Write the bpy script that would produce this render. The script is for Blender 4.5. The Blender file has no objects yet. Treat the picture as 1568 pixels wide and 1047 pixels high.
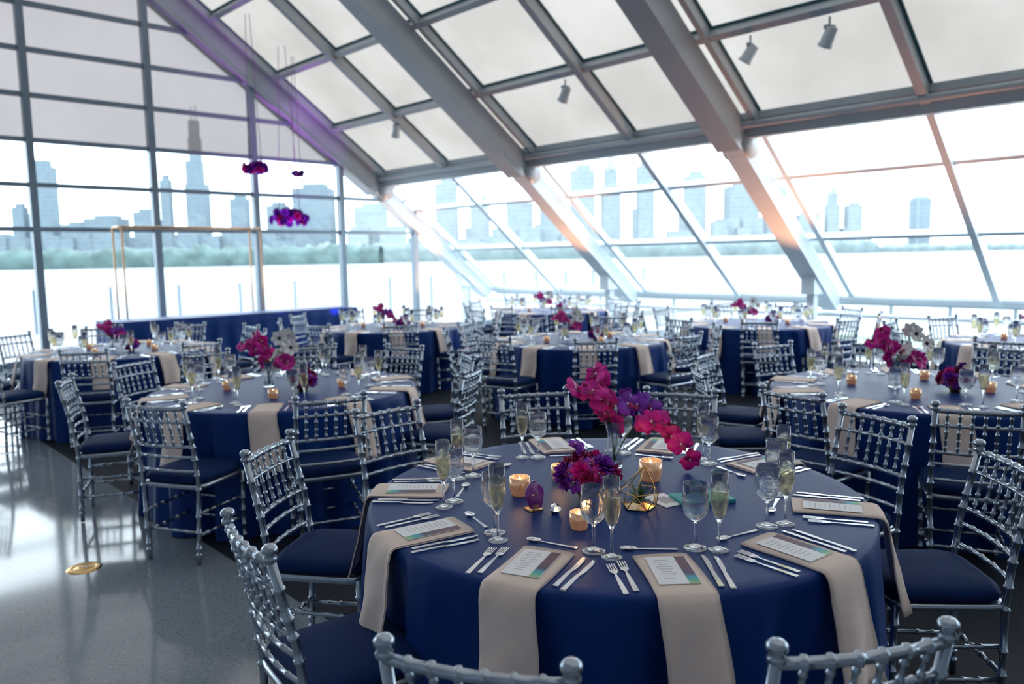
import bpy, math, random
from mathutils import Vector, Matrix, Quaternion, noise
random.seed(7)
scene = bpy.context.scene
rad = math.radians
AL = rad(43.5); SA, CA = math.sin(AL), math.cos(AL)
def W(p, q, z): return Vector((-SA*p + CA*q, CA*p + SA*q, z))
PV = Vector((-SA, CA, 0)); QV = Vector((CA, SA, 0)); ZV = Vector((0, 0, 1))

# ------------------------------------------------------------------ materials
def newmat(name):
    m = bpy.data.materials.new(name); m.use_nodes = True
    nt = m.node_tree
    for n in list(nt.nodes): nt.nodes.remove(n)
    out = nt.nodes.new('ShaderNodeOutputMaterial')
    return m, nt, out
def M(name, col, rough=.5, metal=0., var=.12, vscale=8., bump=0., bscale=200., sheen=0., coat=0., emis=None, estr=0., spec=.5):
    m, nt, out = newmat(name)
    b = nt.nodes.new('ShaderNodeBsdfPrincipled')
    tc = nt.nodes.new('ShaderNodeTexCoord')
    n = nt.nodes.new('ShaderNodeTexNoise'); n.inputs['Scale'].default_value = vscale; n.inputs['Detail'].default_value = 3
    r = nt.nodes.new('ShaderNodeValToRGB')
    r.color_ramp.elements[0].position = .3; r.color_ramp.elements[1].position = .7
    r.color_ramp.elements[0].color = [c*(1-var) for c in col] + [1]
    r.color_ramp.elements[1].color = [min(1, c*(1+var)) for c in col] + [1]
    nt.links.new(tc.outputs['Object'], n.inputs['Vector'])
    nt.links.new(n.outputs['Fac'], r.inputs['Fac'])
    nt.links.new(r.outputs['Color'], b.inputs['Base Color'])
    b.inputs['Roughness'].default_value = rough; b.inputs['Metallic'].default_value = metal
    b.inputs['Specular IOR Level'].default_value = spec
    b.inputs['Sheen Weight'].default_value = sheen
    b.inputs['Coat Weight'].default_value = coat
    if emis:
        b.inputs['Emission Color'].default_value = (*emis, 1); b.inputs['Emission Strength'].default_value = estr
    if bump > 0:
        n2 = nt.nodes.new('ShaderNodeTexNoise'); n2.inputs['Scale'].default_value = bscale
        bp = nt.nodes.new('ShaderNodeBump'); bp.inputs['Strength'].default_value = bump; bp.inputs['Distance'].default_value = .01
        nt.links.new(tc.outputs['Object'], n2.inputs['Vector'])
        nt.links.new(n2.outputs['Fac'], bp.inputs['Height']); nt.links.new(bp.outputs['Normal'], b.inputs['Normal'])
    nt.links.new(b.outputs[0], out.inputs[0])
    return m
def facade(name, col):
    """tower facade: window grid from a brick pattern in metres"""
    m, nt, out = newmat(name)
    b = nt.nodes.new('ShaderNodeBsdfPrincipled'); b.inputs['Roughness'].default_value = .8; b.inputs['Specular IOR Level'].default_value = .1
    tc = nt.nodes.new('ShaderNodeTexCoord'); sp = nt.nodes.new('ShaderNodeSeparateXYZ'); ad = nt.nodes.new('ShaderNodeMath'); ad.operation = 'ADD'
    cb = nt.nodes.new('ShaderNodeCombineXYZ'); br = nt.nodes.new('ShaderNodeTexBrick')
    br.offset = 0; br.inputs['Scale'].default_value = .06; br.inputs['Mortar Size'].default_value = .05
    br.inputs['Brick Width'].default_value = .45; br.inputs['Row Height'].default_value = .8
    br.inputs['Color1'].default_value = [c*.86 for c in col]+[1]; br.inputs['Color2'].default_value = [c*1.02 for c in col]+[1]; br.inputs['Mortar'].default_value = [c*1.22 for c in col]+[1]
    L = nt.links.new
    L(tc.outputs['Object'], sp.inputs[0]); L(sp.outputs['X'], ad.inputs[0]); L(sp.outputs['Y'], ad.inputs[1]); L(ad.outputs[0], cb.inputs['X']); L(sp.outputs['Z'], cb.inputs['Y'])
    L(cb.outputs[0], br.inputs['Vector']); L(br.outputs['Color'], b.inputs['Base Color']); L(b.outputs[0], out.inputs[0])
    return m
def thin_glass(name, tint=(1, 1, 1), lo=.04, hi=.6, grough=.02, gcol=(1, 1, 1)):
    m, nt, out = newmat(name)
    t = nt.nodes.new('ShaderNodeBsdfTransparent'); t.inputs[0].default_value = (*tint, 1)
    g = nt.nodes.new('ShaderNodeBsdfGlossy'); g.inputs['Roughness'].default_value = grough; g.inputs[0].default_value = (*gcol, 1)
    lw = nt.nodes.new('ShaderNodeLayerWeight'); lw.inputs[0].default_value = .35
    mr = nt.nodes.new('ShaderNodeMapRange'); mr.inputs[3].default_value = lo; mr.inputs[4].default_value = hi
    nt.links.new(lw.outputs['Facing'], mr.inputs[0])
    mx = nt.nodes.new('ShaderNodeMixShader')
    nt.links.new(mr.outputs[0], mx.inputs[0]); nt.links.new(t.outputs[0], mx.inputs[1]); nt.links.new(g.outputs[0], mx.inputs[2])
    nt.links.new(mx.outputs[0], out.inputs[0])
    return m
def real_glass(name, col, ior, tf):
    m, nt, out = newmat(name)
    t = nt.nodes.new('ShaderNodeBsdfTransparent'); t.inputs[0].default_value = (.97, .98, 1, 1)
    g = nt.nodes.new('ShaderNodeBsdfGlass'); g.inputs['IOR'].default_value = ior; g.inputs['Roughness'].default_value = 0.0; g.inputs[0].default_value = (*col, 1)
    mx = nt.nodes.new('ShaderNodeMixShader'); mx.inputs[0].default_value = 1-tf
    nt.links.new(t.outputs[0], mx.inputs[1]); nt.links.new(g.outputs[0], mx.inputs[2]); nt.links.new(mx.outputs[0], out.inputs[0])
    return m
def frosted(name, col, trans_col, tfac):
    m, nt, out = newmat(name)
    tr = nt.nodes.new('ShaderNodeBsdfTranslucent')
    tp = nt.nodes.new('ShaderNodeBsdfTransparent'); tp.inputs[0].default_value = (*trans_col, 1)
    tc = nt.nodes.new('ShaderNodeTexCoord')
    n = nt.nodes.new('ShaderNodeTexNoise'); n.inputs['Scale'].default_value = .45; n.inputs['Detail'].default_value = 5
    r = nt.nodes.new('ShaderNodeValToRGB')
    r.color_ramp.elements[0].position = .34; r.color_ramp.elements[1].position = .66
    r.color_ramp.elements[0].color = [col[0]*.80, col[1]*.78, col[2]*.76, 1]
    r.color_ramp.elements[1].color = [c*1.12 for c in col] + [1]
    nt.links.new(tc.outputs['Object'], n.inputs['Vector']); nt.links.new(n.outputs['Fac'], r.inputs[0]); nt.links.new(r.outputs[0], tr.inputs[0])
    mx = nt.nodes.new('ShaderNodeMixShader'); mx.inputs[0].default_value = tfac
    nt.links.new(tr.outputs[0], mx.inputs[1]); nt.links.new(tp.outputs[0], mx.inputs[2]); nt.links.new(mx.outputs[0], out.inputs[0])
    return m

m_beam = M('painted_steel', (.40, .46, .50), .35, .0, .06, 2)
m_beamw = M('white_painted_steel', (.64, .72, .77), .35, .0, .05, 2)
m_mull = M('mullion_grey', (.22, .28, .34), .4, .2, .08, 3)
m_seal = M('glazing_seal_teal', (.04, .14, .17), .5, 0, .1, 3)
m_frost = frosted('fritted_roof_glass', (.178, .165, .147), (.3, .3, .3), .10)
m_frostw = frosted('fritted_wall_glass', (.165, .145, .14), (.18, .165, .163), .55)
m_clear = thin_glass('window_glass', (.94, .98, .98), .01, .10, .01)
m_glass = real_glass('drinking_glass', (.99, 1, 1), 1.45, .2)
m_wine = thin_glass('champagne', (.93, .86, .66), .06, .35, .05, (1, .93, .75))
m_navy = M('navy_satin_linen', (.002, .034, .185), .45, 0, .06, 3, .10, 500, spec=.18)
m_cush = M('navy_cushion', (.003, .022, .095), .7, 0, .1, 10, .12, 400, spec=.12)
m_silver = M('silver_lacquer', (.39, .45, .53), .22, .88, .1, 20)
m_nap = M('blush_linen', (.82, .67, .60), .75, 0, .04, 12, .2, 600)
m_card = M('card_paper', (.88, .90, .94), .6, 0, .02)
m_ink = M('ink', (.5, .5, .55), .8)
m_steel = M('polished_flatware', (.8, .82, .86), .15, 1, .03)
m_gold = M('brass', (.75, .48, .18), .28, 1, .15, 30)
m_copper = M('copper_pipe', (.62, .40, .25), .35, .8, .1, 10)
m_votive = M('mercury_glass', (.75, .55, .40), .25, .75, .5, 90, emis=(1, .42, .14), estr=.16)  # weak warm emission imitates candlelight glowing through the glass
m_flame = M('flame', (1, .7, .3), .5, emis=(1, .66, .3), estr=14)
m_fuch = M('fuchsia_petal', (.68, .008, .32), .5, 0, .3, 30)
m_purp = M('purple_petal', (.22, .02, .46), .5, 0, .3, 30)
m_plum = M('plum_petal', (.34, .008, .12), .5, 0, .3, 30)
m_white = M('white_petal', (.88, .88, .86), .5, 0, .05, 30)
m_dark = M('flower_centre', (.02, .005, .03), .6)
m_leaf = M('leaf_green', (.05, .14, .05), .5, 0, .3, 20)
m_teal = M('teal_book_cloth', (.02, .36, .38), .5, 0, .05)
m_agate = M('agate', (.2, .04, .3), .15, 0, .6, 25, coat=.6)
m_wall = M('plaster_panels', (.48, .53, .60), .7, 0, .03, 1)
m_black = M('black_base', (.02, .02, .02), .5)
m_cord = M('cord', (.35, .15, .45), .5)
# menu strip
m_strip, nt, out = newmat('watercolour_strip')
b = nt.nodes.new('ShaderNodeBsdfPrincipled'); tc = nt.nodes.new('ShaderNodeTexCoord')
sp = nt.nodes.new('ShaderNodeSeparateXYZ'); mr = nt.nodes.new('ShaderNodeMapRange'); mr.inputs[1].default_value = -.11; mr.inputs[2].default_value = .11
r = nt.nodes.new('ShaderNodeValToRGB'); cr = r.color_ramp
cr.elements[0].position = 0; cr.elements[0].color = (.75, .6, .05, 1); cr.elements[1].position = 1; cr.elements[1].color = (.10, .03, .07, 1)
for pos, c in ((.14, (.1, .5, .3, 1)), (.24, (.02, .35, .5, 1)), (.36, (.06, .04, .10, 1)), (.7, (.14, .05, .09, 1))):
    e = cr.elements.new(pos); e.color = c
nt.links.new(tc.outputs['Object'], sp.inputs[0]); nt.links.new(sp.outputs['Y'], mr.inputs[0]); nt.links.new(mr.outputs[0], r.inputs[0])
nt.links.new(r.outputs[0], b.inputs['Base Color']); nt.links.new(b.outputs[0], out.inputs[0])
# terrazzo
m_floor, nt, out = newmat('terrazzo')
b = nt.nodes.new('ShaderNodeBsdfPrincipled'); tc = nt.nodes.new('ShaderNodeTexCoord')
v = nt.nodes.new('ShaderNodeTexVoronoi'); v.inputs['Scale'].default_value = 150
r = nt.nodes.new('ShaderNodeValToRGB'); cr = r.color_ramp; cr.interpolation = 'CONSTANT'
cr.elements[0].color = (.25, .295, .34, 1); cr.elements[1].position = .55; cr.elements[1].color = (.215, .26, .305, 1)
e = cr.elements.new(.82); e.color = (.15, .18, .215, 1)
e = cr.elements.new(.91); e.color = (.38, .42, .46, 1)
n = nt.nodes.new('ShaderNodeTexNoise'); n.inputs['Scale'].default_value = .8
mr = nt.nodes.new('ShaderNodeMapRange'); mr.inputs[3].default_value = .04; mr.inputs[4].default_value = .14
b.inputs['Specular IOR Level'].default_value = .9
nt.links.new(tc.outputs['Object'], v.inputs['Vector']); nt.links.new(v.outputs['Color'], r.inputs[0]); nt.links.new(r.outputs[0], b.inputs['Base Color'])
nt.links.new(tc.outputs['Object'], n.inputs['Vector']); nt.links.new(n.outputs['Fac'], mr.inputs[0]); nt.links.new(mr.outputs[0], b.inputs['Roughness'])
nt.links.new(b.outputs[0], out.inputs[0])
m_carpet = M('dark_carpet', (.012, .018, .03), .6, 0, .3, 40, .2, 300, spec=.3)
m_bldg = facade('hazy_tower_facade', (.17, .222, .258))  # distance haze is painted into the base colour
m_bldg2 = facade('far_hazy_facade', (.27, .322, .35))  # paler still: more aerial haze put into the colour
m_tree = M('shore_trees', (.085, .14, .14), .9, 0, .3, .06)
m_tree2 = M('far_shore_trees', (.175, .235, .245), .9, 0, .2, .05)  # paler than the nearer trees, with haze painted into the colour
m_lawn = M('lawn', (.18, .25, .18), .9, 0, .3, .5)
m_deck = M('deck_concrete', (.30, .31, .32), .8, 0, .06, .5)
m_lake, nt, out = newmat('lake_water')
b = nt.nodes.new('ShaderNodeBsdfPrincipled'); b.inputs['Roughness'].default_value = .35
b.inputs['Specular IOR Level'].default_value = .2
tc = nt.nodes.new('ShaderNodeTexCoord'); n = nt.nodes.new('ShaderNodeTexNoise'); n.inputs['Scale'].default_value = .5
mp_ = nt.nodes.new('ShaderNodeMapping'); mp_.inputs['Scale'].default_value = (.004, .03, 1)
n3 = nt.nodes.new('ShaderNodeTexNoise'); n3.inputs['Scale'].default_value = 1; n3.inputs['Detail'].default_value = 4
rr_ = nt.nodes.new('ShaderNodeValToRGB'); rr_.color_ramp.elements[0].position = .35; rr_.color_ramp.elements[1].position = .65
rr_.color_ramp.elements[0].color = (.11, .14, .15, 1); rr_.color_ramp.elements[1].color = (.17, .20, .205, 1)
nt.links.new(tc.outputs['Object'], mp_.inputs[0]); nt.links.new(mp_.outputs[0], n3.inputs['Vector']); nt.links.new(n3.outputs['Fac'], rr_.inputs[0]); nt.links.new(rr_.outputs[0], b.inputs['Base Color'])
bp = nt.nodes.new('ShaderNodeBump'); bp.inputs['Strength'].default_value = .06
nt.links.new(tc.outputs['Object'], n.inputs['Vector']); nt.links.new(n.outputs['Fac'], bp.inputs['Height']); nt.links.new(bp.outputs[0], b.inputs['Normal']); nt.links.new(b.outputs[0], out.inputs[0])

# ------------------------------------------------------------------ mesh builder
class MB:
    def __init__(s): s.v = []; s.f = []; s.m = []; s.s = []; s.mats = []
    def mi(s, mat):
        if mat not in s.mats: s.mats.append(mat)
        return s.mats.index(mat)
    def add(s, vs, fs, mat, smooth=False):
        o = len(s.v); k = s.mi(mat)
        s.v += [tuple(v) for v in vs]
        for f in fs:
            s.f.append(tuple(i+o for i in f)); s.m.append(k); s.s.append(smooth)
    def prism(s, A, B, Wv, D, mat):
        A, B, Wv, D = map(Vector, (A, B, Wv, D))
        vs = [A-Wv, A+Wv, A+Wv+D, A-Wv+D, B-Wv, B+Wv, B+Wv+D, B-Wv+D]
        s.add(vs, [(3, 2, 1, 0), (4, 5, 6, 7), (0, 1, 5, 4), (1, 2, 6, 5), (2, 3, 7, 6), (3, 0, 4, 7)], mat)
    def box(s, c, sz, mat, rot=None):
        c = Vector(c); h = Vector(sz)/2
        vs = [Vector((x*h.x, y*h.y, z*h.z)) for z in (-1, 1) for y in (-1, 1) for x in (-1, 1)]
        if rot is not None: vs = [rot @ v for v in vs]
        s.add([c+v for v in vs], [(0, 2, 3, 1), (4, 5, 7, 6), (0, 1, 5, 4), (1, 3, 7, 5), (3, 2, 6, 7), (2, 0, 4, 6)], mat)
    def rbox(s, p0, p1, q0, q1, z0, z1, mat):
        s.prism(W((p0+p1)/2, q0, z0), W((p0+p1)/2, q1, z0), PV*(p1-p0)/2, ZV*(z1-z0), mat)
    def tube(s, pts, r, mat, seg=8, smooth=True, cap=True):
        pts = [Vector(p) for p in pts]; n = len(pts)
        rs = r if isinstance(r, (list, tuple)) else [r]*n
        t0 = (pts[1]-pts[0]).normalized()
        ref = Vector((0, 0, 1)) if abs(t0.z) < .9 else Vector((1, 0, 0))
        u = t0.cross(ref).normalized(); vs = []
        for i in range(n):
            t = (pts[min(i+1, n-1)]-pts[max(i-1, 0)]).normalized()
            u = (u - t*u.dot(t)).normalized(); w = t.cross(u)
            for k in range(seg):
                a = 2*math.pi*k/seg
                vs.append(pts[i] + (u*math.cos(a)+w*math.sin(a))*rs[i])
        fs = []
        for i in range(n-1):
            for k in range(seg):
                k2 = (k+1) % seg
                fs.append((i*seg+k, i*seg+k2, (i+1)*seg+k2, (i+1)*seg+k))
        if cap:
            fs.append(tuple(reversed(range(seg)))); fs.append(tuple((n-1)*seg+k for k in range(seg)))
        s.add(vs, fs, mat, smooth)
    def turned(s, pts, r, rings, mat, seg=8, ringr=1.5, rw=.007):
        pts = [Vector(p) for p in pts]
        L = [0]
        for i in range(1, len(pts)): L.append(L[-1]+(pts[i]-pts[i-1]).length)
        T = L[-1]
        def at(d):
            d = max(0, min(T, d))
            for i in range(1, len(L)):
                if d <= L[i]+1e-9:
                    f = (d-L[i-1])/(L[i]-L[i-1]); return pts[i-1].lerp(pts[i], f)
            return pts[-1]
        ds = [(x, r) for x in L]
        for f in rings:
            c = f*T
            ds += [(c-rw, r), (c-rw*.5, r*ringr), (c+rw*.5, r*ringr), (c+rw, r)]
        ds = sorted((max(0, min(T, d)), q) for d, q in ds)
        P = []; R = []
        for d, q in ds:
            if P and (at(d)-P[-1]).length < 1e-5: continue
            P.append(at(d)); R.append(q)
        s.tube(P, R, mat, seg)
    def lathe(s, prof, mat, seg=16, o=(0, 0, 0), mtx=None, smooth=True, mod=None, capb=False, capt=False):
        o = Vector(o); vs = []; n = len(prof)
        for (r, z) in prof:
            for k in range(seg):
                a = 2*math.pi*k/seg; rr = r*(mod(a, z) if mod else 1)
                v = Vector((rr*math.cos(a), rr*math.sin(a), z))
                if mtx is not None: v = mtx @ v
                vs.append(o+v)
        fs = []
        for i in range(n-1):
            for k in range(seg):
                k2 = (k+1) % seg
                fs.append((i*seg+k, i*seg+k2, (i+1)*seg+k2, (i+1)*seg+k))
        if capb: fs.append(tuple(reversed(range(seg))))
        if capt: fs.append(tuple((n-1)*seg+k for k in range(seg)))
        s.add(vs, fs, mat, smooth)
    def ball(s, c, r, mat, seg=10, sc=(1, 1, 1)):
        n = 6; prof = [(max(.0005, math.sin(math.pi*i/n))*r, -math.cos(math.pi*i/n)*r) for i in range(n+1)]
        s.lathe(prof, mat, seg, c, Matrix.Diagonal(sc))
    def plate(s, pts, z0, z1, mat):
        n = len(pts)
        s.add([(x, y, z0) for x, y in pts]+[(x, y, z1) for x, y in pts],
              [tuple(reversed(range(n))), tuple(range(n, 2*n))]+[(i, (i+1) % n, n+(i+1) % n, n+i) for i in range(n)], mat)
    def mesh(s, name):
        me = bpy.data.meshes.new(name); me.from_pydata(s.v, [], s.f)
        for m in s.mats: me.materials.append(m)
        me.polygons.foreach_set('material_index', s.m); me.polygons.foreach_set('use_smooth', s.s)
        me.update(); return me
def obj(name, me, loc=(0, 0, 0), rz=0., sc=1.):
    if isinstance(me, MB): me = me.mesh(name)
    o = bpy.data.objects.new(name, me); o.location = loc; o.rotation_euler = (0, 0, rz); o.scale = (sc, sc, sc)
    scene.collection.objects.link(o); return o

# ------------------------------------------------------------------ room
P = 14.5; QK, HK = 9.9, 3.45; QB, HB = 13.2, .86; QE = -4.
SU = .71; SL = (HK-HB)/(QB-QK)
def H(q): return HK+SU*(QK-q) if q <= QK else HK-SL*(q-QK)
PR = -8.
mb = MB(); mb.rbox(PR, P+.1, QE, QB+.15, -.2, 0, m_floor); obj('floor', mb)
mb = MB(); mb.rbox(PR+.1, 13.6, 1.75, 11.85, 0, .005, m_carpet); obj('carpet', mb)
mb = MB(); mb.rbox(PR, P, QE-.2, QE, 0, H(QE), m_wall); obj('wall_back', mb)
mb = MB()
a = [(QE, 0), (QB, 0), (QB, HB), (QK, HK), (QE, H(QE))]
mb.add([W(PR, q, z) for q, z in a]+[W(PR-.2, q, z) for q, z in a], [(0, 1, 2, 3, 4), (9, 8, 7, 6, 5)]+[(i, (i+1) % 5, 5+(i+1) % 5, 5+i) for i in range(5)], m_wall)
obj('wall_right', mb)

nU = QV*SU + ZV; nU.normalize()
nL = QV*SL + ZV; nL.normalize()
beams = [14.5, 9.98, 5.8, 1.45, -2.9, -7.25]
MO = 2.42
pur = [8.65, 7.45, 6.25, 5.05, 3.85, 2.65, 1.45, .25, -.95, -2.15, -3.35]
low = [10.75, 11.85]
for i, pb in enumerate(beams):
    mb = MB(); w = .15
    pc = pb-.05 if i == 0 else pb
    mb.prism(W(pc, QE, H(QE))-nU*.12, W(pc, QK+.02, HK)-nU*.12, PV*w, -nU*.38, m_beam)
    mb.prism(W(pc, QE, H(QE))-nU*.50, W(pc, QK+.02, HK)-nU*.50, PV*(w+.03), -nU*.03, m_beam)
    mb.prism(W(pc, QK-.05, HK)-nL*.12, W(pc, QB-.15, H(QB-.15))-nL*.12, PV*w*.85, -nL*.27, m_beamw)
    mb.prism(W(pc, QK-.05, HK)-nL*.39, W(pc, QB-.25, H(QB-.25))-nL*.39, PV*w, -nL*.03, m_beamw)
    mb.lathe([(.19, -.18), (.19, .18)], m_beam, 20, W(pc, QK, HK-.33), Matrix.Rotation(AL+math.pi/2, 3, 'Z') @ Matrix.Rotation(math.pi/2, 3, 'Y'), capb=True, capt=True)
    mb.rbox(pc-.06, pc+.06, 12.1, 12.24, 0, H(12.1)-.35, m_beamw)
    mb.rbox(pc-.11, pc+.11, 12.0, 12.34, H(12.1)-.75, H(12.1)-.35, m_beamw)
    obj('roof_beam', mb)
mb = MB(); mb.rbox(PR, P-.2, QK-.12, QK+.04, HK-.26, HK+.0, m_beam)
mb.prism(W(PR, QK-.12, HK-.02), W(P-.2, QK-.12, HK-.02), QV*.02, ZV*.09, m_beam)
mb.tube([W(PR, QK-.20, HK-.10), W(P-.2, QK-.20, HK-.10)], .045, m_beam, 10); obj('eave_beam', mb)
mb = MB(); mb.tube([W(PR, QB-.2, HB+.02), W(P-.2, QB-.2, HB+.02)], .08, m_beamw, 12)
mb.rbox(PR, P-.2, QB-.15, QB-.02, HB-.1, HB-.02, m_beamw); mb.rbox(PR, P-.2, QB-.15, QB-.02, 0, .12, m_beamw)
mb.tube([W(PR, QB-.45, HB-.25), W(P-.2, QB-.45, HB-.25)], .035, m_beamw, 8)
for pb in beams:
    for k in range(1, 5): mb.rbox(pb-k*.87-.02, pb-k*.87+.02, QB-.10, QB-.04, .1, HB, m_beamw)
obj('base_rail', mb)
mb = MB()
mp = []
for pb in beams: mp += [pb-.30, pb+.30, pb-MO]
for pm in mp:
    if pm > P-.1 or pm < PR: continue
    mb.prism(W(pm, QE, H(QE))-nU*.01, W(pm, QK, HK)-nU*.01, PV*.04, -nU*.14, m_beam)
    mb.prism(W(pm, QE, H(QE))+nU*.005, W(pm, QK, HK)+nU*.005, PV*.075, -nU*.02, m_seal)
    mb.prism(W(pm, QK, HK)-nL*.01, W(pm, QB, HB)-nL*.01, PV*.04, -nL*.12, m_beamw)
for pm in [b-MO for b in beams]:
    mb.prism(W(pm, QE, H(QE))-nU*.14, W(pm, QK, HK)-nU*.14, PV*.055, -nU*.05, m_beam)
    mb.prism(W(pm, QK, HK)-nL*.12, W(pm, QB-.1, HB+.07)-nL*.12, PV*.045, -nL*.06, m_beamw)
for q in pur:
    t = (QV - ZV*SU).normalized()
    mb.prism(W(PR, q, H(q))-nU*.01, W(P, q, H(q))-nU*.01, t*.045, -nU*.12, m_beam)
    mb.prism(W(PR, q, H(q))+nU*.005, W(P, q, H(q))+nU*.005, t*.08, -nU*.02, m_seal)
for q in low:
    t = (QV - ZV*SL).normalized()
    mb.prism(W(PR, q, H(q))-nL*.01, W(P, q, H(q))-nL*.01, t*.035, -nL*.10, m_beamw)
obj('trim_1', mb)
mb = MB(); mb.add([W(PR, QE, H(QE)), W(P, QE, H(QE)), W(P, QK, HK), W(PR, QK, HK)], [(0, 1, 2, 3)], m_frost); obj('ceiling', mb)
mb = MB(); mb.add([W(PR, QK, HK), W(P, QK, HK), W(P, QB, HB), W(PR, QB, HB)], [(0, 1, 2, 3)], m_clear)
mb.add([W(PR, QB, HB), W(P, QB, HB), W(P, QB, .1), W(PR, QB, .1)], [(0, 1, 2, 3)], m_clear); obj('window_1', mb)
mb = MB(); ZS = 3.62
qs = QK-(ZS-HK)/SU
mb.add([W(P, QE, 0), W(P, QB, 0), W(P, QB, HB), W(P, QK, HK), W(P, qs, ZS), W(P, QE, ZS)], [(0, 1, 2, 3, 4, 5)], m_clear); obj('window_2', mb)
mb = MB(); mb.add([W(P, QE, ZS), W(P, qs, ZS), W(P, QE, H(QE))], [(0, 1, 2)], m_frostw); obj('window_3', mb)
mb = MB()
q = 3.22-1.87*4
while q < 12.5:
    mb.rbox(P-.16, P-.02, q-.055, q+.055, 0, H(q)-.1, m_mull); q += 1.87
for k in range(14):
    z = 2.22+.70*k
    qm = QK-(z-HK)/SU if z > HK else QK+(HK-z)/SL
    if qm < QE: break
    mb.rbox(P-.12, P-.02, QE, qm-.1, z-.035, z+.035, m_mull)
mb.rbox(P-.14, P-.02, QE, QB, 0, .12, m_mull)
obj('trim_2', mb)

sp = MB()
sp.tube([(0, 0, 0), (0, 0, -.10)], .012, m_beam, 8)
sp.box((0, 0, -.11), (.12, .05, .04), m_beam)
R = Matrix.Rotation(rad(35), 3, 'X')
sp.lathe([(.0, .09), (.06, .08), (.07, -.10), (.08, -.11), (.08, -.13), (.06, -.13), (.05, -.05), (.0, -.05)], m_beamw, 16, (0, 0, -.19), R)
spm = sp.mesh('track_spotlight')
for p_, q_ in ((7.9, 8.65), (12.1, 8.65), (4.95, 8.65), (4.0, 8.65), (3.0, 7.45)):
    obj('track_spotlight', spm, W(p_, q_, H(q_)-.15), AL+random.uniform(-.5, .5))

# ------------------------------------------------------------------ exterior
mb = MB(); mb.box((0, 3000, -3.4), (16000, 9000, .4), m_lake); obj('lake', mb)
mb = MB(); mb.rbox(P+.12, 22.3, -6, 30, -.25, -.05, m_deck); obj('terrace_deck', mb)
mb = MB(); mb.rbox(-10, P+.1, QB+.2, 24, -1.1, -.9, m_lawn); obj('lawn', mb)
mb = MB()
for k in range(20):
    q = -4+1.75*k
    mb.rbox(21.95, 22.03, q-.03, q+.03, -.05, 1.07, m_mull)
mb.rbox(21.93, 22.05, -4, 29.5, 1.04, 1.09, m_beamw)
for k in range(8): mb.tube([W(22, -4, .1+.115*k), W(22, 29.5, .1+.115*k)], .006, m_beam, 5)
obj('terrace_railing', mb)

def tower(x, w, h, mat=m_bldg, y=2400, kind=0):
    mb = MB(); d = w*.8
    if kind == 1:
        mb.box((0, 0, h*.28), (w, d, h*.56), mat); mb.box((-w*.08, 0, h*.62), (w*.75, d*.8, h*.2), mat)
        mb.box((0, 0, h*.78), (w*.52, d*.6, h*.2), mat); mb.box((0, 0, h*.94), (w*.42, d*.5, h*.12), mat)
        mb.tube([(-w*.1, 0, h), (-w*.1, 0, h*1.1)], 1.6, mat, 6); mb.tube([(w*.12, 0, h), (w*.12, 0, h*1.11)], 1.6, mat, 6)
    elif kind == 2:
        mb.box((0, 0, h*.35), (w, d, h*.7), mat); mb.box((0, 0, h*.78), (w*.7, d*.7, h*.16), mat)
        mb.lathe([(w*.4, h*.86), (w*.05, h*1.0)], mat, 4, capt=True); mb.tube([(0, 0, h), (0, 0, h*1.12)], 1.5, mat, 6)
    elif kind == 3:
        mb.lathe([(w*.5, 0), (w*.5, h*.94), (w*.42, h*.96), (w*.3, h)], mat, 12, capt=True, mod=lambda a, z: 1+.08*math.cos(3*a))
    else:
        mb.box((0, 0, h*.47), (w, d, h*.94), mat); mb.box((w*.05, 0, h*.97), (w*.6, d*.6, h*.06), mat)
        mb.box((-w*.6, 0, h*.25), (w*.35, d*.8, h*.5), mat)
    obj('skyscraper', mb, (x, y, -3))
for t in [(-1400, 56, 316), (-1035, 30, 268), (-815, 50, 205), (-590, 110, 232), (-700, 60, 180), (-1220, 100, 150), (-1100, 60, 168), (-1480, 36, 190), (-1310, 70, 132)]:
    tower(*t)
tower(-940, 58, 425, kind=1)
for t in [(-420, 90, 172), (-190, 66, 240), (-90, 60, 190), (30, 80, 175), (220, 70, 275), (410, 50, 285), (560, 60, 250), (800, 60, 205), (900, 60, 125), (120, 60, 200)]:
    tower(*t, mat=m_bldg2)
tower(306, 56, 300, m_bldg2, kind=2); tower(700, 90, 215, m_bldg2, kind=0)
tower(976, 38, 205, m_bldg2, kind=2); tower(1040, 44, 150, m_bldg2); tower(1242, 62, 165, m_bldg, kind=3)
mb = MB()
x = -1750
while x < 1000:
    w = random.uniform(30, 80); h = random.uniform(40, 105) if x < 850 else random.uniform(15, 50)
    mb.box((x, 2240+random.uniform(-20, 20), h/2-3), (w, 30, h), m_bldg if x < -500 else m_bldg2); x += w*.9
obj('city_blocks', mb)
def treeline(x0, x1, y0, y1, h0, h1, mat, n=260):
    mb = MB(); vs = []; fs = []
    for i in range(n+1):
        t = i/n; x = x0+(x1-x0)*t; y = y0+(y1-y0)*t
        hh = h0+(h1-h0)*(.5+.5*noise.noise((i*.23, y0, 0)))+(h1-h0)*.35*noise.noise((i*.9, 3, y0))
        for dy, z in ((0, -3.2), (-2, hh*.5), (3, hh*.85), (10, hh), (30, hh*.9), (34, -3.2)): vs.append((x, y+dy, z))
    for i in range(n):
        for k in range(5): fs.append((i*6+k, (i+1)*6+k, (i+1)*6+k+1, i*6+k+1))
    mb.add(vs, fs, mat, True); obj('shore_treeline', mb)
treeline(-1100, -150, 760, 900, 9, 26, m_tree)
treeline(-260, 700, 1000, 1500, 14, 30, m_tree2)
treeline(500, 1900, 1650, 2150, 5, 22, m_tree2)

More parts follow.
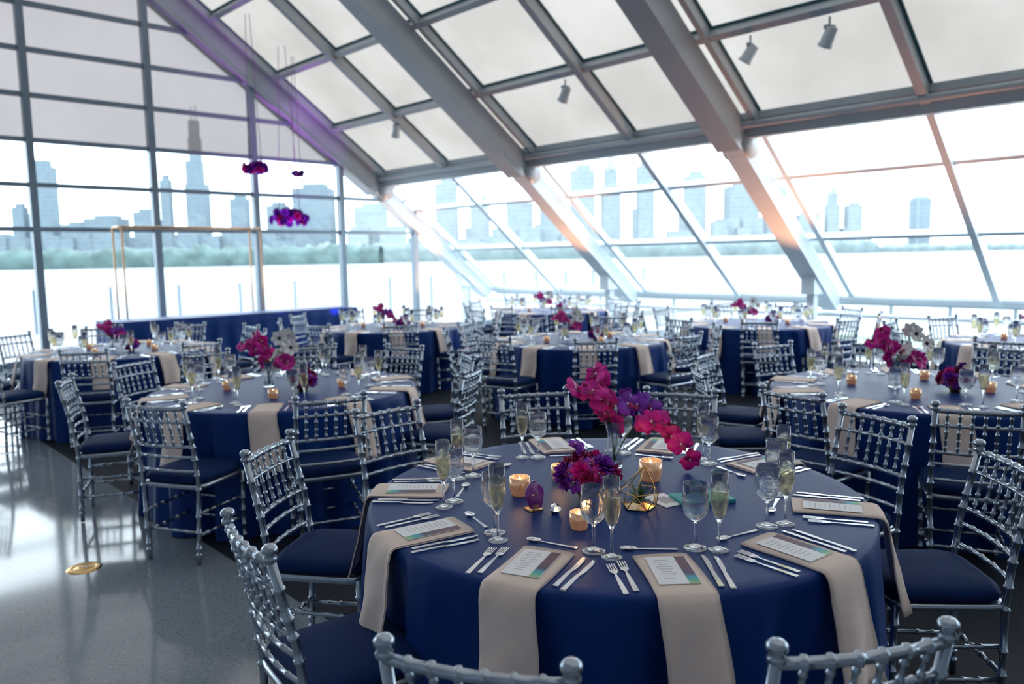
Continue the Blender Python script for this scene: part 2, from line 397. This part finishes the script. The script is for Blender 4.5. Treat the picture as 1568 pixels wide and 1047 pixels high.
# ------------------------------------------------------------------ table
TH = .76; TR = .905
mb = MB(); seg = 360; vs = []; fs = []
prof = [(0.02, TH), (.3, TH), (.6, TH), (.85, TH), (TR-.012, TH), (TR, TH-.004), (TR+.006, TH-.016)]
rows = [(r, z, 0) for r, z in prof]
for i in range(1, 21):
    t = i/20; rows.append((TR+.008+.045*t, TH-.016-(TH-.026)*t, t))
def fold(a):
    f = .5*math.sin(11*a+.9*math.sin(3*a))+.45*math.sin(19*a+1.5*math.sin(2*a)+1)+.2*math.sin(33*a+2)
    return min(.22, f*.8-.12)
for r, z, t in rows:
    for k in range(seg):
        a = 2*math.pi*k/seg
        rr = r+(.12*(t**.65)*fold(a+.05*t*math.sin(7*a)) if t > 0 else 0)
        vs.append((rr*math.cos(a), rr*math.sin(a), z))
for i in range(len(rows)-1):
    for k in range(seg):
        k2 = (k+1) % seg; fs.append((i*seg+k2, i*seg+k, (i+1)*seg+k, (i+1)*seg+k2))
fs.append(tuple(range(seg)))
mb.add(vs, fs, m_navy, True)
table_me = mb.mesh('round_banquet_table')

# ------------------------------------------------------------------ chair
mb = MB()
BP = [Vector((0, -.195, 0)), Vector((0, -.185, .44)), Vector((0, -.205, .62)), Vector((0, -.265, .885))]
def backpt(x, z):
    for i in range(3):
        if z <= BP[i+1].z or i == 2:
            f = (z-BP[i].z)/(BP[i+1].z-BP[i].z); y = BP[i].y+(BP[i+1].y-BP[i].y)*f; break
    return Vector((x, y-.022*(1-(x/.19)**2)*(1 if z > .5 else 0), z))
for sx in (-1, 1):
    mb.turned([Vector((sx*(.165+.02*min(1, p.z/.44)), p.y, p.z)) for p in BP], .0125, [.06, .10, .2, .3, .47, .56, .66, .74, .80, .90], m_silver, 10, 1.35)
    mb.lathe([(.0125, -.01), (.018, -.006), (.019, .004), (.012, .012), (.021, .018), (.021, .03), (.012, .038), (.001, .040)], m_silver, 10, (sx*.185, -.265, .885))
    mb.turned([(sx*.175, .185, 0), (sx*.19, .18, .43)], .0125, [.1, .25, .45, .62, .85], m_silver, 10, 1.35)
    for z in (.16, .28): mb.turned([(sx*.17, -.19, z), (sx*.182, .182, z)], .0085, [.2, .35, .65, .8], m_silver, 8, 1.4)
def rail(z, r, n=10, rings=(.2, .4, .6, .8)):
    pts = [backpt(-.185+.37*i/n, z) for i in range(n+1)]
    mb.turned(pts, r, rings, m_silver, 8, 1.35)
rail(.875, .0125, 10, (.14, .28, .43, .57, .72, .86)); rail(.80, .008); rail(.66, .009); rail(.60, .008); rail(.52, .008)
for i in range(6):
    x = -.185+.37*(i+1)/7
    mb.turned([backpt(x, .66), backpt(x, .73), backpt(x, .80), backpt(x, .875)], .0062, [.12, .3, .5, .7, .88], m_silver, 8, 1.5)
for z in (.14, .26): mb.turned([(-.18, .183, z), (.18, .183, z)], .0085, [.2, .4, .6, .8], m_silver, 8, 1.4)
mb.turned([(-.168, -.193, .18), (.168, -.193, .18)], .0085, [.2, .4, .6, .8], m_silver, 8, 1.4)
def sq(scale, z, hx=.2, hy=.2, n=32, e=.28):
    out = []
    for k in range(n):
        a = 2*math.pi*k/n; c, s_ = math.cos(a), math.sin(a)
        out.append((math.copysign(abs(c)**e, c)*hx*scale, math.copysign(abs(s_)**e, s_)*hy*scale, z))
    return out
def stack(layers, mat, hx, hy, e=.28):
    vs = []; fs = []; n = 32
    for sc_, z in layers: vs += sq(sc_, z, hx, hy, n, e)
    for i in range(len(layers)-1):
        for k in range(n): fs.append((i*n+k, i*n+(k+1) % n, (i+1)*n+(k+1) % n, (i+1)*n+k))
    fs.append(tuple(reversed(range(n)))); fs.append(tuple((len(layers)-1)*n+k for k in range(n)))
    mb.add(vs, fs, mat, True)
stack([(.96, .415), (1, .42), (1, .438), (.96, .443)], m_silver, .205, .2)
stack([(.93, .443), (1, .452), (1.01, .47), (.97, .487), (.85, .496), (.5, .503), (.1, .505)], m_cush, .2, .195, .4)
chair_me = mb.mesh('chiavari_chair')

# ------------------------------------------------------------------ tableware
def napkin_mesh(seed):
    random.seed(seed)
    mb = MB(); w = .082; M_ = 10; ph0 = random.uniform(0, 6); sk = random.uniform(-.03, .03)
    path = []
    for i in range(8): path.append((.27-.27*i/7, 0.010, 0, 1))
    path += [(-.012, .007, -.5, .8), (-.022, -.006, -1, .3)]
    for i in range(1, 14):
        t = i/13; path.append((-.026-.07*t, -.006-.32*t, -1, .12))
    vs = []; n = len(path)
    for layer in (0, 1):
        for i, (y, z, ny, nz) in enumerate(path):
            for k in range(M_+1):
                x = (-1+2*k/M_); hang = max(0, (i-9)/13)
                off = hang*.018*math.sin(x*3.4+ph0+hang*2)+.001*math.sin(i*1.3+x*4)
                th = .0 if layer == 0 else .009*(1-.4*abs(x)**6)
                l = math.hypot(ny, nz)
                vs.append((x*w*(1+.12*hang)+.003*math.sin(i*.5)+sk*hang, y+ny/l*(th+off), z+nz/l*(th+off*.3)))
    st = n*(M_+1); fs = []
    for i in range(n-1):
        for k in range(M_):
            a = i*(M_+1)+k
            fs.append((a, a+1, a+M_+2, a+M_+1)); fs.append((st+a+M_+1, st+a+M_+2, st+a+1, st+a))
    for i in range(n-1):
        for k in (0, M_):
            a = i*(M_+1)+k; b_ = a+M_+1; fs.append((a, b_, st+b_, st+a))
    for k in range(M_):
        for i in (0, n-1):
            a = i*(M_+1)+k; fs.append((a, a+1, st+a+1, st+a))
    vs = [(x, y, z-.009) for x, y, z in vs]
    mb.add(vs, fs, m_nap, True)
    return mb.mesh('napkin')
nap_mes = [napkin_mesh(s_) for s_ in (1, 2, 3)]
mb = MB(); mb.box((0, 0, 0), (.115, .19, .0015), m_card)
mb.box((.041, 0, .0010), (.030, .188, .0008), m_strip)
for i in range(9): mb.box((-.018, .07-.016*i, .0010), (.04+.012*math.sin(i*2.3), .002, .0004), m_ink)
card_me = mb.mesh('menu_card')
mb = MB()
mb.plate([(-.008, -.1), (.008, -.1), (.006, -.02), (.003, .03), (-.003, .03), (-.006, -.02)], 0, .003, m_steel)
mb.plate([(-.003, .03), (.003, .03), (.012, .045), (.012, .06), (-.012, .06), (-.012, .045)], .001, .0035, m_steel)
for i in range(4): mb.box((-.0105+.007*i, .08, .003), (.0038, .044, .002), m_steel)
fork_me = mb.mesh('dinner_fork')
mb = MB()
mb.plate([(-.008, -.11), (.008, -.11), (.006, -.02), (.005, 0), (-.005, 0), (-.006, -.02)], 0, .005, m_steel)
mb.plate([(-.005, 0), (.005, 0), (.010, .03), (.010, .09), (.004, .115), (-.005, .118)], .001, .003, m_steel)
knife_me = mb.mesh('dinner_knife')
mb = MB()
mb.plate([(-.007, -.09), (.007, -.09), (.0045, -.02), (.003, .035), (-.003, .035), (-.0045, -.02)], 0, .003, m_steel)
mb.lathe([(.0005, .001), (.6, .002), (1, .006), (.9, .0065), (.5, .004), (.0005, .003)], m_steel, 16, (0, .058, 0), Matrix.Diagonal((.016, .027, 1)))
spoon_me = mb.mesh('dinner_spoon')
gob = [(.0, .001), (.034, .001), (.036, .003), (.03, .006), (.008, .012), (.005, .02), (.0045, .05), (.007, .058), (.0045, .066), (.006, .078), (.02, .086), (.034, .10), (.040, .12), (.041, .145), (.037, .185), (.0355, .185), (.0385, .145), (.037, .12), (.031, .103), (.015, .092), (.0005, .09)]
def goblet(mb, o=(0, 0, 0), seg=24, fac=True):
    md = (lambda a, z: 1+(.022*math.cos(12*a) if .085 < z < .15 else 0)) if fac else None
    mb.lathe([(r_, z*1.1) for r_, z in gob], m_glass, seg, o, mod=md)
def flute(mb, o=(0, 0, 0), seg=20):
    mb.lathe([(.0, .001), (.030, .001), (.032, .003), (.02, .006), (.005, .013), (.0038, .03), (.0038, .085), (.009, .095), (.019, .115), (.0265, .15), (.0275, .19), (.0245, .245), (.0232, .245), (.026, .19), (.025, .152), (.0175, .118), (.008, .1), (.0005, .098)], m_glass, seg, o)
    mb.lathe([(.0005, .099), (.0075, .102), (.0168, .12), (.0242, .152), (.0252, .182), (.0, .182)], m_wine, seg, o)
mb = MB(); goblet(mb, seg=48); gob_me = mb.mesh('water_goblet')
mb = MB(); flute(mb, seg=28); flu_me = mb.mesh('champagne_flute')
mb = MB()
mb.lathe([(.0, 0), (.024, 0), (.027, .004), (.033, .03), (.032, .058), (.029, .058), (.029, .02), (.0, .02)], m_votive, 20, mod=lambda a, z: 1+.02*math.cos(10*a))
mb.lathe([(.027, .021), (.027, .034), (.0, .034)], m_card, 16); mb.lathe([(.0005, .034), (.005, .040), (.004, .048), (.0005, .060)], m_flame, 8)
vot_me = mb.mesh('votive_candle')

# ------------------------------------------------------------------ flowers
def bloom(mb, pos, nrm, size, mat, kind='orchid'):
    pos = Vector(pos); nrm = Vector(nrm).normalized()
    q = nrm.to_track_quat('Z', 'Y').to_matrix() @ Matrix.Rotation(random.uniform(0, 6.28), 3, 'Z')
    def petal(ang, L, wd, lift, curl, z0=0, mt=mat):
        ca, sa = math.cos(ang), math.sin(ang); vs = []; nu, nv = 5, 4
        for i in range(nu+1):
            t = i/nu; wprof = math.sin(math.pi*min(.97, t*.93+.05))**.6
            for k in range(nv+1):
                s_ = -1+2*k/nv
                x = t*L; y = s_*wd*wprof*.5
                z = z0+lift*t*L+curl*L*(t**2)-abs(s_)**2*wd*.12+.06*L*math.sin(4*s_+3*t)*t
                vs.append(pos+q @ Vector((x*ca-y*sa, x*sa+y*ca, z)))
        fs = [(i*(nv+1)+k, i*(nv+1)+k+1, (i+1)*(nv+1)+k+1, (i+1)*(nv+1)+k) for i in range(nu) for k in range(nv)]
        mb.add(vs, fs, mt, True)
    if kind == 'orchid':
        for a, L, wd in ((90, .5, .36), (210, .48, .34), (330, .48, .34)): petal(rad(a), L*size, wd*size, .15, -.15)
        for a in (20, 160): petal(rad(a), .54*size, .56*size, .25, -.2, .004)
        petal(rad(270), .28*size, .24*size, .9, -.5, .006, m_plum); mb.ball(pos+nrm*.006, size*.05, m_white, 6)
    elif kind == 'anemone':
        for i in range(7): petal(i*2*math.pi/7, .5*size, .42*size, .25, .1, .002*(i % 2))
        mb.ball(pos+nrm*.008, size*.11, m_dark, 8)
    else:
        for ring, (n_, L, l_) in enumerate(((8, .5, .2), (7, .42, .6), (5, .3, 1.2), (4, .2, 2.2))):
            for i in range(n_): petal(i*2*math.pi/n_+ring*.4, L*size, .34*size, l_, .1, 0)
def leaf(mb, a, b, w):
    a, b = Vector(a), Vector(b); d = b-a; s_ = d.cross(ZV)
    if s_.length < 1e-4: s_ = Vector((1, 0, 0))
    s_ = s_.normalized()*w; m1 = a.lerp(b, .5)+ZV*d.length*.08
    mb.add([a, m1+s_, b, m1-s_, m1-ZV*.004], [(0, 1, 4), (1, 2, 4), (2, 3, 4), (3, 0, 4)], m_leaf, True)
def orchid_vase(seed, white=False):
    random.seed(seed); mb = MB()
    mb.lathe([(.0, .002), (.034, .002), (.038, .01), (.03, .06), (.024, .12), (.034, .19), (.032, .19), (.022, .12), (.028, .06), (.034, .014), (0, .01)], m_glass, 24)
    def arc(a, b, c, n=10):
        a, b, c = map(Vector, (a, b, c)); return [(1-t)**2*a+2*t*(1-t)*b+t*t*c for t in [i/n for i in range(n+1)]]
    stems = [((0, 0, .02), (.0, 0, .36), (-.16, -.02, .32)), ((0, 0, .02), (.03, 0, .34), (.13, 0, .24)), ((0, 0, .02), (.13, -.02, .38), (.30, -.08, .04)), ((.01, 0, .02), (-.02, .02, .25), (-.08, .04, .40))]
    for si, s_ in enumerate(stems):
        if white and si == 2: s_ = ((0, 0, .02), (.1, -.02, .3), (.17, -.05, .16))
        pts = arc(*s_); mb.tube(pts, .0025, m_leaf, 6)
        for j in range(4, 11):
            if si in (1,) and j < 5: continue
            mat = (m_fuch, m_purp, m_fuch, m_fuch)[si]
            if white and si in (1,): mat = m_white
            p = pts[j]+Vector((random.uniform(-.025, .025), random.uniform(-.03, .03), random.uniform(-.02, .02)))
            n = Vector((random.uniform(-.6, .6), -1+random.uniform(-.3, .8), random.uniform(-.2, .6)))
            bloom(mb, p, n, random.uniform(.085, .112), mat)
    if white:
        for p_, n_ in (((.11, -.05, .37), (.1, -1, .2)), ((.19, -.05, .30), (.3, -1, .3)), ((.15, .05, .38), (.4, .8, .4))):
            mb.tube([(0, 0, .1), (p_[0]*.6, 0, p_[2]*.8), p_], .002, m_leaf, 5); bloom(mb, p_, n_, .12, m_white, 'anemone')
    for i in range(7):
        a = random.uniform(0, 6.28); leaf(mb, (0, 0, .17), (math.cos(a)*.09, math.sin(a)*.09, .2+random.uniform(-.04, .05)), .012)
    return mb.mesh('orchid_arrangement')
def flower_bowl(seed):
    random.seed(seed); mb = MB()
    mb.lathe([(.0, 0), (.035, 0), (.032, .01), (.045, .025), (.058, .06), (.055, .06), (.03, .03), (0, .03)], m_gold, 24)
    for i in range(28):
        z = 1-2*(i+.5)/40; a = i*2.4; r_ = math.sqrt(max(0, 1-z*z)); z = max(z, -.15)
        d = Vector((r_*math.cos(a), r_*math.sin(a), z+.15))
        mat = random.choice((m_fuch, m_plum, m_purp, m_plum, m_purp))
        bloom(mb, Vector((0, 0, .075))+Vector((d.x*.085, d.y*.085, d.z*.06)), d, random.uniform(.065, .10), mat, 'rose' if i % 2 else 'orchid')
    for i in range(12):
        a = i*.52; leaf(mb, (math.cos(a)*.05, math.sin(a)*.05, .06), (math.cos(a)*.15, math.sin(a)*.15, .05+random.uniform(-.02, .06)), .014)
    for i in range(3):
        a = 2+i*.3; bloom(mb, (math.cos(a)*.05, math.sin(a)*.03, .17+.015*i), (0, -.5, 1), .055, m_purp)
    return mb.mesh('flower_bowl')
orchA = orchid_vase(3); orchB = orchid_vase(5, True); bowlA = flower_bowl(2)
random.seed(11)
def seat_xf(phi, x, y):
    r = TR-y; return Vector((math.sin(phi)*r+math.cos(phi)*x, -math.cos(phi)*r+math.sin(phi)*x, 0))
mbg = MB(); mbc = MB()
def addmesh(mb, me_, M4):
    vs = [M4 @ v.co for v in me_.vertices]
    o = len(mb.v); mb.v += [tuple(v) for v in vs]
    for p in me_.polygons:
        mb.f.append(tuple(i+o for i in p.vertices)); mb.m.append(mb.mi(me_.materials[p.material_index])); mb.s.append(p.use_smooth)
mb = MB(); goblet(mb, seg=14, fac=False); g2 = mb.mesh('g2'); mb = MB(); flute(mb, seg=12); f2 = mb.mesh('f2')
for k in range(10):
    ph = rad(36*k)
    for x, y, me_ in ((.13, .33, g2), (.205, .285, f2)):
        addmesh(mbg, me_, Matrix.Translation(seat_xf(ph, x, y)))
    for x, y, me_, a in ((-.125, .15, fork_me, 0), (-.155, .14, fork_me, 0), (.12, .13, knife_me, 0), (.15, .13, spoon_me, 0)):
        addmesh(mbc, me_, Matrix.Translation(seat_xf(ph, x, y)) @ Matrix.Rotation(ph+a, 4, 'Z'))
glassware_me = mbg.mesh('glassware'); cutlery_me = mbc.mesh('cutlery')

# ------------------------------------------------------------------ place tables
ZT = TH+.0005
chairs = []
def add_chair(cx, cy, phi, r=1.17, dphi=0):
    x = cx+math.sin(phi)*r; y = cy-math.cos(phi)*r
    for (a, b_) in chairs:
        if math.hypot(a-x, b_-y) < .52: return False
    chairs.append((x, y)); obj('chiavari_chair', chair_me, (x, y, .006), phi+dphi); return True
fx, fy = .37, 2.87
obj('round_banquet_table', table_me, (fx, fy, 0), .3)
for a, r_ in ((11.8, 1.20), (-17, 1.28), (84, 1.13), (117, 1.18), (158, 1.18), (190, 1.18), (225, 1.16), (259, 1.13), (305, 1.09)): add_chair(fx, fy, rad(a), r_, random.uniform(-.04, .04))
for j, a in enumerate((-25, 5, 37, 73, 118, 156, 194, 232, 265, 301)):
    ph = rad(a)
    def put(name, me_, x, y, z=0, r=0):
        v_ = seat_xf(ph, x, y); return obj(name, me_, (fx+v_.x, fy+v_.y, ZT+z), ph+r)
    jr = random.uniform(-.06, .06)
    put('napkin', nap_mes[j % 3], 0, 0)
    put('menu_card', card_me, .0, .14, .0125, jr)
    put('dinner_fork', fork_me, -.125, .140, 0, .03+jr); put('dinner_fork', fork_me, -.158, .125, 0, .05+jr)
    put('dinner_knife', knife_me, .115, .145, 0, -.05+jr); put('dinner_knife', knife_me, .146, .13, 0, -.08+jr)
    put('dinner_spoon', spoon_me, -.02, .33, 0, 1.45+jr)
    put('water_goblet', gob_me, .125, .32); put('champagne_flute', flu_me, .19, .295)
obj('orchid_arrangement', orchA, (fx+.05, fy+.36, ZT), 0, 1.03)
obj('flower_bowl', bowlA, (fx-.10, fy-.06, ZT))
for x, y, s_ in ((-.16, -.38, 1), (-.35, -.0, 1.2), (-.19, .2, 1.), (.17, .16, 1.4)):
    obj('votive_candle', vot_me, (fx+x, fy+y, ZT), random.random(), s_)
    l = bpy.data.lights.new('candle_glow', 'POINT'); l.energy = .25; l.color = (1, .55, .2); l.shadow_soft_size = .01
    lo = bpy.data.objects.new('candle_glow', l); lo.location = (fx+x, fy+y, ZT+.075*s_); scene.collection.objects.link(lo)
mb = MB(); n = 5; rb, rm, hm, ht = .06, .075, .06, .15
B_ = [Vector((rb*math.cos(k*2*math.pi/n), rb*math.sin(k*2*math.pi/n), .003)) for k in range(n)]
C_ = [Vector((rm*math.cos((k+.5)*2*math.pi/n), rm*math.sin((k+.5)*2*math.pi/n), hm)) for k in range(n)]
top = Vector((.02, 0, ht))
for k in range(n):
    for a, b_ in ((B_[k], B_[(k+1) % n]), (B_[k], C_[k]), (B_[(k+1) % n], C_[k]), (C_[k], C_[(k+1) % n]), (C_[k], top)): mb.tube([a, b_], .0018, m_gold, 6)
    mb.add([B_[k], B_[(k+1) % n], C_[k]], [(0, 1, 2)], m_clear); mb.add([C_[k], C_[(k+1) % n], top], [(0, 1, 2)], m_clear)
mb.add(B_, [tuple(range(n))], m_gold)
for i in range(16): leaf(mb, (0, 0, .01), (math.cos(i*2.4)*.045, math.sin(i*2.4)*.045, .03+.03*(i % 3)), .008)
obj('geometric_terrarium', mb, (fx+.07, fy-.17, ZT))
mb = MB()
mb.lathe([(.0005, -.003), (1, -.003), (1, .003), (.0005, .003)], m_agate, 20, (0, 0, .055), Matrix.Rotation(rad(80), 3, 'X') @ Matrix.Diagonal((.036, .05, 1)), mod=lambda a, z: 1+.06*math.sin(5*a))
mb.box((0, .008, .004), (.05, .05, .006), m_gold); mb.tube([(0, .03, .006), (0, .012, .05)], .002, m_gold, 6)
obj('agate_slice_stand', mb, (fx-.30, fy-.19, ZT), .5)
mb = MB(); mb.lathe([(.0, 0), (.012, .0), (.022, .012), (.016, .026), (.0005, .036)], m_steel, 7, smooth=False); obj('crystal', mb, (fx-.23, fy-.22, ZT))
mb = MB(); mb.box((0, 0, .006), (.20, .13, .012), m_teal); mb.box((.002, 0, .006), (.197, .126, .009), m_card); mb.box((0, 0, .0125), (.20, .13, .001), m_teal)
obj('teal_guest_book', mb, (fx+.31, fy-.10, ZT), .25)
mb = MB(); mb.box((0, 0, .001), (.10, .14, .002), m_card); mb.box((0, 0, .0025), (.05, .07, .0006), m_ink); obj('table_card', mb, (fx+.175, fy-.10, ZT), .5)

others = [(-1.60, 5.45, 8), (2.62, 5.0, 20), (.72, 8.3, 0), (-1.57, 10.3, 12), (3.1, 9.9, 25), (.66, 12.9, 5), (-4.05, 8.1, 15), (5.07, 7.3, 30)]
for i, (cx, cy, off) in enumerate(others):
    obj('round_banquet_table', table_me, (cx, cy, 0), i*1.1)
    if i == 0:
        angs = (-12, 27, 78, 115, 150, 186, 222, 250, 276); rc = 1.10
    elif i == 1:
        angs = [36*k+off for k in range(10)]; rc = 1.16
    else:
        angs = [40*k+off for k in range(9)]; rc = 1.16
    for a in angs:
        if not add_chair(cx, cy, rad(a), rc, random.uniform(-.12, .12)): add_chair(cx, cy, rad(a+12), rc)
    for k in range(10):
        ph = rad(36*k+off)
        v_ = seat_xf(ph, 0, 0); obj('napkin', nap_mes[(k+i) % 3], (cx+v_.x, cy+v_.y, ZT), ph)
    obj('glassware', glassware_me, (cx, cy, ZT), rad(off)); obj('cutlery', cutlery_me, (cx, cy, ZT), rad(off))
    near = i < 2
    obj('orchid_arrangement', orchB if i in (0, 1, 2, 4, 5) else orchA, (cx-.13, cy+.05, ZT), random.uniform(-.3, .3), .95 if near else .75)
    obj('flower_bowl', bowlA, (cx+.16, cy-.14, ZT), random.random()*6, .9 if near else .75)
    for k in range(4):
        a = k*1.6+i; rr = .40; obj('votive_candle', vot_me, (cx+math.cos(a)*rr, cy+math.sin(a)*rr, ZT), a)

# head table along the left glass wall
mb = MB(); vs = []; fs = []
hw, hl = .38, 2.15; n = 200
def rectpt(t):
    per = 4*(hw+hl); d = t*per
    for (x0, y0, x1, y1) in ((-hw, -hl, hw, -hl), (hw, -hl, hw, hl), (hw, hl, -hw, hl), (-hw, hl, -hw, -hl)):
        L = abs(x1-x0)+abs(y1-y0)
        if d <= L: f = d/L; return Vector((x0+(x1-x0)*f, y0+(y1-y0)*f, 0)), d
        d -= L
    return Vector((-hw, -hl, 0)), 0
hrows = [(0, 0), (.01, .01)]+[(.01+.03*i/6, .01+.735*i/6) for i in range(1, 7)]
for j, (o_, dz) in enumerate(hrows):
    for k in range(n):
        p0, _ = rectpt(k/n); dd = Vector((math.copysign(1, p0.x)*(abs(p0.x) > hw*.98), math.copysign(1, p0.y)*(abs(p0.y) > hl*.98), 0))
        f = (o_+.025*math.sin(k*1.1)*max(0, j-1)/6)
        vs.append(p0+dd*f+ZV*(TH-dz))
for j in range(len(hrows)-1):
    for k in range(n): fs.append((j*n+(k+1) % n, j*n+k, (j+1)*n+k, (j+1)*n+(k+1) % n))
fs.append(tuple(range(n)))
mb.add(vs, fs, m_navy, True)
c = W(13.1, 5.9, 0)
obj('head_table', mb, (c.x, c.y, 0.0), AL-math.pi/2)
mb = MB()
P0, P1, Q0, Q1, hz = 13.75, 14.2, 4.3, 6.7, 2.25
for p_ in (P0, P1):
    for q_ in (Q0, Q1): mb.tube([W(p_, q_, 0), W(p_, q_, hz)], .018, m_copper, 8)
    mb.tube([W(p_, Q0, hz), W(p_, Q1, hz)], .018, m_copper, 8); mb.tube([W(p_, Q0, .02), W(p_, Q1, .02)], .018, m_copper, 8)
for q_ in (Q0, Q1):
    mb.tube([W(P0, q_, hz), W(P1, q_, hz)], .018, m_copper, 8); mb.tube([W(P0, q_, .02), W(P1, q_, .02)], .018, m_copper, 8)
obj('copper_canopy_frame', mb)
def hanging(p_, q_, z, scale, name='hanging_flower_cluster'):
    mb = MB(); top_ = H(q_)-.2-z
    for dx in (-.09, .1): mb.tube([(dx*scale*2, 0, 0), (dx*scale*.6, 0, top_)], .006, m_cord, 5)
    for i in range(int(44*scale)+6):
        a = random.uniform(0, 6.28); r_ = math.sqrt(random.random())*.32*scale
        d = Vector((math.cos(a), math.sin(a), random.uniform(-.6, .8)))
        bloom(mb, Vector((math.cos(a)*r_, math.sin(a)*r_*.6, random.uniform(-.10, .10)*scale)), d, .16*min(1, scale+.3), random.choice((m_fuch, m_purp, m_purp)), 'rose')
    c = W(p_, q_, z); obj(name, mb, c)
hanging(13.0, 6.9, 2.42, 1.0); hanging(13.0, 6.3, 3.25, .6); hanging(13.0, 7.1, 3.2, .32)
mb = MB(); mb.lathe([(.0, .005), (.05, .005), (.055, .003), (.06, .006), (.085, .004), (.088, 0)], m_gold, 32); mb.box((0, 0, .005), (.05, .02, .004), m_copper); obj('floor_outlet_cover', mb, (-2.36, 4.13, 0))

def spot(loc, tgt, e, col, size=60, r=.05):
    l = bpy.data.lights.new('uplight_beam', 'SPOT'); l.energy = e; l.color = col; l.spot_size = rad(size); l.spot_blend = .8; l.shadow_soft_size = r
    o = bpy.data.objects.new('uplight_beam', l); o.location = loc
    o.rotation_euler = (Vector(tgt)-Vector(loc)).to_track_quat('-Z', 'Y').to_euler(); scene.collection.objects.link(o)
up = MB(); up.box((0, 0, .05), (.2, .2, .1), m_black); up.lathe([(.08, .1), (.09, .2), (.07, .2), (.0, .18)], m_black, 16); upm = up.mesh('uplight_fixture')
for pb in (14.5, 9.98, 5.8):
    l = W(pb-.8, 11.3, 0); obj('uplight_fixture', upm, (l.x, l.y, .006))
    spot((l.x, l.y, .24), W(pb, 10.2, 2.9), 400, (1, .42, .18), 60)
l = W(3.6, 9.6, 0); obj('uplight_fixture', upm, (l.x, l.y, .006)); spot((l.x, l.y, .24), W(3.6, 9.7, 3.3), 170, (1, .42, .2), 100)
l = W(12.3, 6.4, 0); obj('uplight_fixture', upm, (l.x, l.y, .006), .4)
spot((l.x, l.y, .24), W(13.1, 6.7, 2.7), 520, (.75, .14, 1), 44)
l = W(12.3, 7.5, 0); obj('uplight_fixture', upm, (l.x, l.y, .006), .4)
spot((l.x, l.y, .24), W(14.4, 8.0, 3.9), 380, (.6, .12, 1), 30)

# ------------------------------------------------------------------ world
w = bpy.data.worlds.new('overcast_sky'); scene.world = w; w.use_nodes = True; nt = w.node_tree
for n_ in list(nt.nodes): nt.nodes.remove(n_)
out = nt.nodes.new('ShaderNodeOutputWorld'); bg = nt.nodes.new('ShaderNodeBackground'); bg.inputs[1].default_value = 5.1
tc = nt.nodes.new('ShaderNodeTexCoord'); sx = nt.nodes.new('ShaderNodeSeparateXYZ'); r = nt.nodes.new('ShaderNodeValToRGB')
r.color_ramp.elements[0].position = 0; r.color_ramp.elements[0].color = (.76, .90, 1, 1)
r.color_ramp.elements[1].position = .6; r.color_ramp.elements[1].color = (.88, .93, 1, 1)
nt.links.new(tc.outputs['Generated'], sx.inputs[0]); nt.links.new(sx.outputs['Z'], r.inputs[0]); nt.links.new(r.outputs[0], bg.inputs[0]); nt.links.new(bg.outputs[0], out.inputs[0])

# ------------------------------------------------------------------ camera
cd = bpy.data.cameras.new('camera'); cam = bpy.data.objects.new('camera', cd); scene.collection.objects.link(cam)
cd.sensor_width = 36; cd.lens = 27.55; cd.clip_end = 20000; cd.clip_start = .05
cam.location = (0, 0, 1.65)
cam.rotation_euler = (Matrix.Rotation(rad(90-6.2), 3, 'X') @ Matrix.Rotation(rad(-1.0), 3, 'Z')).to_euler()
cd.dof.use_dof = True; cd.dof.focus_distance = 2.6; cd.dof.aperture_fstop = 2.4
scene.camera = cam
scene.view_settings.view_transform = 'Standard'
